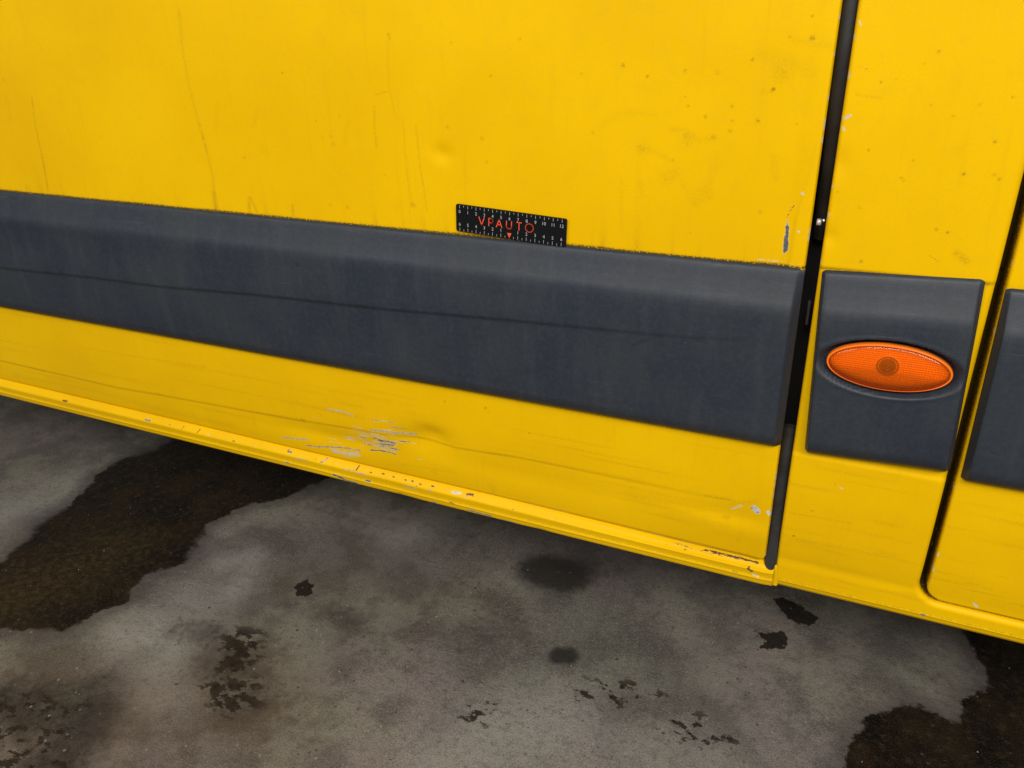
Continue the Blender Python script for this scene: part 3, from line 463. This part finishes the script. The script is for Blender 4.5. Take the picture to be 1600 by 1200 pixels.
Zs = Z - .0042 * (X + 1380) + wob(X, X * 0, 60, 33) * .5
Zs += -5.5 * sst(X, -420, -130) * sst(Z, -612, -600)
Zs += np.where(Z < -626, .9 * gauss(X, X * 0, -540, 0, 18, 1) + .7 * gauss(X, X * 0, -330, 0, 9, 1), 0)
chip, kind, ruf, dt = marks(X, Zs, SILL_CHIPS, DIRT_SHADE)
for _ in range(80):
    x0 = rng.normal(-560, 260); z0 = -.0042 * (x0 + 1380) + rng.choice([-603, -606, -620, -629, -630])
    f = rng.uniform(.3, .9) - np.hypot((X - x0) / rng.uniform(1, 2.5), Zs - z0); b = f > chip
    kind = np.where(b & (f > -2), rng.choice([.9, .85, .5, .3]), kind); chip = np.maximum(chip, f)
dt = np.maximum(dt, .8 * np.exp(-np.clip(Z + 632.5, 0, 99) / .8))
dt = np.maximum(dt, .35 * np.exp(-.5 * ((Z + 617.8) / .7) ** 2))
sill = new_mesh('sill', to_world(X, Y, Zs), grid_faces(len(xs), 90, flip=True), M_PAINT, van, attrs={'chip': chip, 'chip_kind': kind, 'chip_rough': ruf, 'dirt_shade': dt})
sill['label'] = 'yellow sill edge with chipped paint and rust'

# --- pillar panel: runs below the front door as its sill, dives into the door gap
xp = axis((-37.5, -33, .5), (-33, 98, 1.25), (98, 150, .6), (150, 300, 2.2), (300, 900, 14))
zp = axis((ZTOP, 60, 14), (60, -250, 1.3), (-250, -440, 3), (-440, -570, 1.4), (-570, -640, .8))
X, Z = np.meshgrid(xp, zp, indexing='ij')
Y = body_y(Z) - 2.0 * sst(-Z, 590, 606) + wob(X, Z, 120, 41) * .6 + wob(X, Z, 30, 42) * .08
# pressed recess that carries the plastic pad
Y += 1.6 * sst(-Z, 243.5, 247.5) * sst(Z, -452, -446)
Y += 1.6 * gauss(X, Z, -34, -150, 7, 9) + 1.6 * gauss(X, Z, -34, -216, 6, 6)
# sill bead
Y += np.interp(Z, [-645, -636, -632, -628, -626.5, -625.2, -624.2, -622, -600], [16, 5.0, 2.0, 1.0, .5, -.9, -.4, .2, 0])
rr = 4.0; dx = np.clip((-37.5 + rr) - X, 0, rr)
Y += rr - np.sqrt(np.maximum(rr * rr - dx * dx, 0))
# opening of the front door: rounded lower left corner
R = 26.0
def open_d(X, Z, x0, z0, R):
    ex, ez = x0 + R - X, z0 + R - Z
    inner = np.hypot(np.clip(ex, 0, None), np.clip(ez, 0, None))
    return R - np.where((ex > 0) | (ez > 0), inner + np.minimum(0, 0), np.minimum(0, np.maximum(ex, ez)) + 0)
dO = open_d(X, Z, 101.5, -613.0, R + 4)
rl = 6.5
dc = np.clip(dO, 0, rl)
Y += np.where(dO > 0, rl - np.sqrt(np.maximum(rl * rl - dc * dc, 0)), 0) + np.clip(dO - rl, 0, 1.2) * 34
chip, kind, ruf, dt = marks(X, Z, FRONT_CHIPS, DIRT_SHADE)
dt = np.maximum(dt, .35 * np.exp(-.5 * ((Z + 246) / 1.2) ** 2) * (X < 103))
dt = np.maximum(dt, .40 * np.exp(-.5 * ((Z + 623.2) / .8) ** 2))
dt = np.maximum(dt, .8 * sst(-Z, 636.5, 639))
dt = np.maximum(dt, 6.0 * sst(dO, 6.3, 7.6))  # shade inside the door gap painted near-solid dark
for _ in range(30):
    x0 = rng.uniform(-30, 200); z0 = rng.uniform(-620, -445); dt = 1 - (1 - dt) * (1 - rng.uniform(.04, .14) * gauss(X, Z, x0, z0, rng.uniform(6, 30), rng.uniform(.8, 2)))
pillar = new_mesh('pillar_panel', to_world(X, Y, Z), grid_faces(len(xp), len(zp), flip=True), M_PAINT, van, attrs={'chip': chip, 'chip_kind': kind, 'chip_rough': ruf, 'dirt_shade': dt})
e0 = to_world(X[0], Y[0], Z[0]); strip('edge_return', e0, e0 + np.array([.004, .030, 0]), M_PLAIN_PAINT, pillar)
pm = moulding('pillar_moulding', -34.5, 99.0, pillar, shear=9.0, tilt=6.0, r0=4, r1=5, hole=(36, -331.5, 57.5, 26.5))
pm['label'] = 'short grey plastic pad round the orange lamp'

# --- front door
xf = axis((112, 122, .6), (122, 260, 2.0), (260, 900, 16))
zf = axis((ZTOP, 60, 14), (60, -246, 2.5), (-246, -440, 6), (-440, -570, 1.8), (-570, -606, .8))
X, Z = np.meshgrid(xf, zf, indexing='ij')
Y = body_y(Z) + .6 + wob(X, Z, 130, 51) * .6 + wob(X, Z, 40, 52) * .1
dF = open_d(X, Z, 115.6, -603.5, 18.0)
rl = 3.0; dc = np.clip(rl - dF, 0, rl)
Y += rl - np.sqrt(np.maximum(rl * rl - dc * dc, 0)) + np.clip(-dF, 0, 2) * 22
chip, kind, ruf, dt = marks(X, Z, FRONT_CHIPS, DIRT_SHADE)
f = 1.0 - np.abs(dF - .4) - 1.9 * (wob(X, Z, 6, 55) + .85); kind = np.where(f > chip, .6, kind); chip = np.maximum(chip, f)
dt = 1 - (1 - dt) * (1 - .75 * np.exp(-np.abs(Z + 249.0) / 1.4))
for _ in range(16):
    dt = 1 - (1 - dt) * (1 - rng.uniform(.05, .2) * gauss(X, Z, rng.uniform(120, 230), rng.uniform(-600, -450), rng.uniform(6, 30), rng.uniform(.7, 1.6)))
dt = np.maximum(dt, 5.0 * sst(-dF, -.2, 1.6))  # door edge inside the gap darkened with painted shade
keep = dF > -1.8
fd = new_mesh('front_door', to_world(X, Y, Z), grid_faces(len(xf), len(zf), keep=keep, flip=True), M_PAINT, van, attrs={'chip': chip, 'chip_kind': kind, 'chip_rough': ruf, 'dirt_shade': dt})
moulding('side_moulding', 115.5, 900, fd, shear=3.0, tilt=0, r0=5)

# --- inside of the gaps
def box(name, x0, x1, y0, y1, z0, z1, mat, parent, bev=0.0):
    bm = bmesh.new()
    bmesh.ops.create_cube(bm, size=1)
    for v in bm.verts:
        v.co = ((x0 + x1) / 2000 + v.co.x * (x1 - x0) / 1000, (y0 + y1) / 2000 + v.co.y * (y1 - y0) / 1000, (z0 + z1) / 2000 + v.co.z * (z1 - z0) / 1000 + H)
    if bev: bmesh.ops.bevel(bm, geom=bm.edges[:], offset=bev / 1000, segments=3, affect='EDGES', profile=.5)
    me = bpy.data.meshes.new(name); bm.to_mesh(me); bm.free(); me.materials.append(mat)
    o = bpy.data.objects.new(name, me); COL.objects.link(o); o.parent = parent
    return o
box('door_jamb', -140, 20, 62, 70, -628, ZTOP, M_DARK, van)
def tube(name, pts, rad, mat, parent, seg=10):
    pts = [Vector(p) for p in pts]; V = []; n = len(pts)
    for i, p in enumerate(pts):
        d = (pts[min(i + 1, n - 1)] - pts[max(i - 1, 0)]).normalized()
        a = d.cross(Vector((0, 1, 0.2))).normalized(); b = d.cross(a)
        r = rad[i] if isinstance(rad, (list, tuple)) else rad
        for k in range(seg):
            t = 2 * math.pi * k / seg; q = p + (a * math.cos(t) + b * math.sin(t)) * r
            V.append((q.x / 1000, q.y / 1000, q.z / 1000 + H))
    Fq = [(i * seg + k, i * seg + (k + 1) % seg, (i + 1) * seg + (k + 1) % seg, (i + 1) * seg + k) for i in range(n - 1) for k in range(seg)]
    return new_mesh(name, V, Fq, mat, parent)
zz = np.linspace(-624, -430, 24)
tube('door_seal', [(-44, 15 + 8 * (z > -470) * (z + 470) / 40, z) for z in zz], 7.5, M_SEAL, van, 14)
zz = np.concatenate([np.linspace(-230, 20, 26), np.linspace(40, ZTOP, 10)])
tube('door_seal', [(-43, 17 + max(0, (-z - 60) * .20), z) for z in zz], 8.0, M_SEAL, van, 14)
tube('latch_bolt', [(-46.2, 13, -206), (-46, 13, -206), (-42.2, 13, -206), (-42, 13, -206)], [.5, 3.2, 3.2, .5], M_STEEL, van, 12)
tube('latch_pin', [(-41.0, 14, -204.5), (-39.5, 14, -204.5)], 1.6, M_STEEL, van, 8)
box('hinge_bracket', -45, -42, 34, 40, -318, -292, M_BRACKET, van, 1)
box('sill_joint', -40, -33, 9.5, 22, -636, -606, M_PLAIN_PAINT, van, 2)
# closed shell and underside behind the skin, so that the van shades the floor as a solid vehicle
box('body_shell', -2290, 890, 75, 1900, -600, ZTOP, M_DARK, van)
box('underbody', -2295, 895, 24, 1905, -640, -606, M_UNDER, van)

# --- side marker lamp
lamp = bpy.data.objects.new('marker_lamp', None); COL.objects.link(lamp); lamp.parent = van
lamp['label'] = 'oval orange side marker lamp'
LX, LZ, LA, LB = 36.0, -331.5, 54.5, 23.6
def t_lens():
    t = NT('amber_lens')
    fr = t.n('Fresnel', ins={'IOR': 1.45})
    tr = t.n('BsdfTransparent', ins={'Color': (1.0, .40, .008, 1)})
    gl = t.n('BsdfGlossy', ins={'Roughness': .10, 'Color': (.75, .70, .66, 1)})
    df = t.n('BsdfDiffuse', ins={'Color': (1.0, .22, .003, 1)})
    ms = t.n('MixShader', ins={0: .15, 1: tr.outputs[0], 2: df.outputs[0]})
    m2 = t.n('MixShader', ins={0: fr.outputs[0], 1: ms.outputs[0], 2: gl.outputs[0]})
    t.t.links.new(m2.outputs[0], t.out.inputs[0]); return t.m
M_LENS = t_lens()
M_REFL = mat_plain('lamp_reflector', (1.0, .80, .45), .18, 0.0, .05, 300)
M_RIM = mat_plain('amber_rim', (1.0, .20, .006), .35, 0, .05)
M_BULB = mat_plain('lamp_bulb', (.34, .30, .13), .25, 0, .2, 200)
M_HOUS = mat_plain('lamp_housing', (.012, .012, .013), .5)
def dome(name, a, b, yedge, h, mat, parent, nr=26, na=96, fn=None, power=2.2):
    V = []; Fq = []
    for i in range(nr + 1):
        r = (i / nr) ** .8
        for k in range(na):
            t = 2 * math.pi * k / na; x, z = a * r * math.cos(t), b * r * math.sin(t)
            y = yedge - h * max(0, 1 - r ** power) ** .5
            if fn: y += fn(x, z, r)
            V.append(((LX + x) / 1000, y / 1000, (LZ + z) / 1000 + H))
    for i in range(nr):
        for k in range(na):
            Fq.append((i * na + k, (i + 1) * na + k, (i + 1) * na + (k + 1) % na, i * na + (k + 1) % na))
    return new_mesh(name, V, Fq, mat, parent)
# lens: upper facet leans back from a soft ridge, as the photo's reflection line shows
dome('lens', LA - 1.6, LB - 1.6, -14.0, 7.0, M_LENS, lamp, power=3.0, fn=lambda x, z, r: max(0, (z - 5.0 - .03 * x)) * .17 * (1 - r ** 6))
# raised rim of the lens
V = []; Fq = []; na = 110
ringp = [(-.2, -9), (-.2, -13.5), (-.7, -15.0), (-1.5, -15.4), (-2.4, -14.6), (-2.6, -12), (-2.6, -9)]
for k in range(na):
    t = 2 * math.pi * k / na
    for o_, y in ringp: V.append(((LX + (LA + o_) * math.cos(t)) / 1000, y / 1000, (LZ + (LB + o_) * math.sin(t)) / 1000 + H))
n = len(ringp)
for k in range(na):
    for j in range(n - 1): Fq.append((k * n + j, k * n + j + 1, ((k + 1) % na) * n + j + 1, ((k + 1) % na) * n + j))
new_mesh('lens_rim', V, Fq, M_RIM, lamp)
# prismatic reflector plate behind the lens
gx = np.arange(-LA, LA + .01, .5); gz = np.arange(-LB, LB + .01, .5)
X, Z = np.meshgrid(gx, gz, indexing='ij'); q = np.hypot(X / (LA - 1.5), Z / (LB - 1.5))
rad = np.hypot(X + .5, Z - 1)
tri = lambda v, p: np.abs((v / p) % 1 - .5) * 2
pr = (tri(X, 2.6) + tri(Z, 2.2)) * 1.25
edge = sst(q, .70, .98)
Yp = -11.2 - 2.0 * edge + pr * (1 + .8 * edge) * sst(rad, 9.5, 11)
new_mesh('reflector', np.stack([(LX + X) / 1000, Yp / 1000, (LZ + Z) / 1000 + H], -1).reshape(-1, 3), grid_faces(len(gx), len(gz), keep=q < .99, flip=True), M_REFL, lamp, smooth=False)
# round lens eye of concentric rings over the bulb
V = []; Fq = []; na = 48; nr = 30
for i in range(nr + 1):
    r = 9.6 * i / nr
    for k in range(na):
        t = 2 * math.pi * k / na
        V.append(((LX - .5 + r * math.cos(t)) / 1000, (-14.2 - .0 + 2.4 * abs(((r / 2.6) % 1) - .5) * 2 + .02 * r * r) / 1000, (LZ + 1 + r * math.sin(t)) / 1000 + H))
for i in range(nr):
    for k in range(na): Fq.append((i * na + k, (i + 1) * na + k, (i + 1) * na + (k + 1) % na, i * na + (k + 1) % na))
new_mesh('bulb_eye', V, Fq, M_BULB, lamp)
# dark back cup closing the recess
dome('housing', LA + 3.4, LB + 3.2, -5.5, -1.0, M_HOUS, lamp, nr=6)

# ---------------------------------------------------------------- magnetic ruler
rul = bpy.data.objects.new('ruler', None); COL.objects.link(rul)
tag(rul, 'small black magnetic ruler with orange lettering on the yellow door', 'ruler')
rul.location = (-.4185, -.0016, -.2118 + H)
rul.rotation_euler = (0, math.radians(3.05), 0)
def mat_flat(name, c, r=.55):
    t = NT(name); t.bsdf(Base_Color=t.mix(t.ramp(t.noise(300, 3), .3, .7, 0, .25), c, tuple(x * .7 for x in c)), Roughness=r, Specular_IOR_Level=.15); return t.m
M_BLK = mat_flat('ruler_black', (.006, .006, .007), .5); M_WHT = mat_flat('print_white', (.42, .44, .46)); M_ORG = mat_flat('print_orange', (.90, .105, .045))
RW, RH = 130.0, 30.2
bm = bmesh.new(); pts = []
for cx, cz, a0 in ((RW - 2, -2, 0), (2, -2, 90), (2, -RH + 2, 180), (RW - 2, -RH + 2, 270)):
    for k in range(7):
        a = math.radians(a0 + 15 * k); pts.append((cx + 2 * math.cos(a), cz + 2 * math.sin(a)))
vs = [bm.verts.new((x / 1000, -.0016, z / 1000)) for x, z in pts]
f0 = bm.faces.new(vs)
ext = bmesh.ops.extrude_face_region(bm, geom=[f0])
for v in [g for g in ext['geom'] if isinstance(g, bmesh.types.BMVert)]: v.co.y = .0004
bmesh.ops.recalc_face_normals(bm, faces=bm.faces[:])
me = bpy.data.meshes.new('plate'); bm.to_mesh(me); bm.free(); me.materials.append(M_BLK)
pl = bpy.data.objects.new('plate', me); COL.objects.link(pl); pl.parent = rul
YP = -.00175
class Print:
    def __init__(s): s.V = []; s.F = []
    def quad(s, p):
        n = len(s.V); s.V += [(x / 1000, YP, -z / 1000) for x, z in p]; s.F.append(tuple(range(n, n + len(p))))
    def line(s, pts, wd):
        for (ax, az), (bx, bz) in zip(pts[:-1], pts[1:]):
            L = math.hypot(bx - ax, bz - az) or 1; nx, nz = -(bz - az) / L * wd / 2, (bx - ax) / L * wd / 2
            ex, ez = (bx - ax) / L * wd * .18, (bz - az) / L * wd * .18
            s.quad([(ax + nx - ex, az + nz - ez), (bx + nx + ex, bz + nz + ez), (bx - nx + ex, bz - nz + ez), (ax - nx - ex, az - nz - ez)])
    def text(s, body, cx, cz, h):
        cu = bpy.data.curves.new('glyph', 'FONT'); cu.body = body; cu.size = h * 1.38; cu.align_x = 'CENTER'; cu.align_y = 'CENTER'; cu.resolution_u = 3
        ob = bpy.data.objects.new('glyph', cu); COL.objects.link(ob)
        dg = bpy.context.evaluated_depsgraph_get(); me = bpy.data.meshes.new_from_object(ob.evaluated_get(dg))
        n = len(s.V); xs = [v.co.x for v in me.vertices]; ys = [v.co.y for v in me.vertices]
        ox, oy = (max(xs) + min(xs)) / 2, (max(ys) + min(ys)) / 2
        s.V += [((cx + v.co.x - ox) / 1000, YP, (-cz + v.co.y - oy) / 1000) for v in me.vertices]
        s.F += [tuple(n + i for i in p.vertices) for p in me.polygons]
        bpy.data.objects.remove(ob); bpy.data.curves.remove(cu); bpy.data.meshes.remove(me)
    def build(s, name, mat):
        me = bpy.data.meshes.new(name); me.from_pydata(s.V, [], s.F); me.materials.append(mat)
        o = bpy.data.objects.new(name, me); COL.objects.link(o); o.parent = rul; return o
tk = Print(); dg_ = Print(); lt = Print()
for i in range(25):
    x = 4.6 + i * 5.02
    tk.line([(x, .9), (x, 4.2 if i % 2 == 0 else 2.8)], .42)
    if i != 12: tk.line([(x, RH - .6), (x, RH - (4.2 if i % 2 == 0 else 2.6))], .42)
for i in range(13): dg_.text(str(i), 4.6 + i * 10.04, 8.0, 3.6)
for i in range(13):
    if i != 6: dg_.text(str(abs(6 - i)), 4.6 + i * 10.04, 22.2, 3.6)
cz0, cz1, lw = 10.8, 19.3, 1.0
lt.line([(28.2, cz0), (31.5, cz1), (34.8, cz0)], lw)
arc = lambda cx, cz, r, a0, a1, n=14, e=1.0: [(cx + r * math.cos(math.radians(a0 + (a1 - a0) * k / n)), cz + r * e * math.sin(math.radians(a0 + (a1 - a0) * k / n))) for k in range(n + 1)]
lt.line([(40.2, cz1), (40.2, cz0), (42.4, cz0)] + arc(42.4, cz0 + 2.4, 2.4, -90, 90) + [(40.2, cz0 + 4.8)], lw)
lt.line([(49.2, cz1), (52.6, cz0), (56.0, cz1)], lw); lt.line([(50.5, cz1 - 2.9), (54.7, cz1 - 2.9)], lw * .9)
lt.line([(61.3, cz0), (61.3, cz1 - 3)] + arc(64.3, cz1 - 3, 3, 180, 0) + [(67.3, cz0)], lw)
lt.line([(73.2, cz0), (79.0, cz0)], lw); lt.line([(76.1, cz0), (76.1, cz1)], lw)
lt.line(arc(88.2, (cz0 + cz1) / 2, 4.5, 0, 360, 36), lw)
lt.quad([(62.2, 23.9), (67.4, 23.9), (64.8, RH - .7)])
tk.build('tick_marks', M_WHT)['kind'] = 'stuff'; dg_.build('scale_digits', M_WHT)['kind'] = 'stuff'; lt.build('lettering', M_ORG)

# ---------------------------------------------------------------- loose grit on the floor
V = []; Fq = []
for _ in range(150):
    x, y = rng.uniform(-1.35, .35), rng.uniform(-.42, .36); r = rng.uniform(.0006, .0016) * (1.9 if rng.random() < .08 else 1)
    n = len(V); z = r * .5
    for dx_, dy_, dz_ in ((1, 0, 0), (0, 1, 0), (-1, 0, 0), (0, -1, 0), (0, 0, 1), (0, 0, -1)):
        j = rng.uniform(.6, 1.3); V.append((x + dx_ * r * j, y + dy_ * r * j, z + .001 + dz_ * r * j))
    Fq += [(n, n + 1, n + 4), (n + 1, n + 2, n + 4), (n + 2, n + 3, n + 4), (n + 3, n, n + 4), (n + 1, n, n + 5), (n + 2, n + 1, n + 5), (n + 3, n + 2, n + 5), (n, n + 3, n + 5)]
gr = new_mesh('floor_grit', V, Fq, mat_plain('grit', (.26, .24, .21), .8, 0, .7, 30), smooth=False)
gr['kind'] = 'stuff'; gr['label'] = 'tiny pale grit scattered over the concrete floor'; gr['category'] = 'grit'
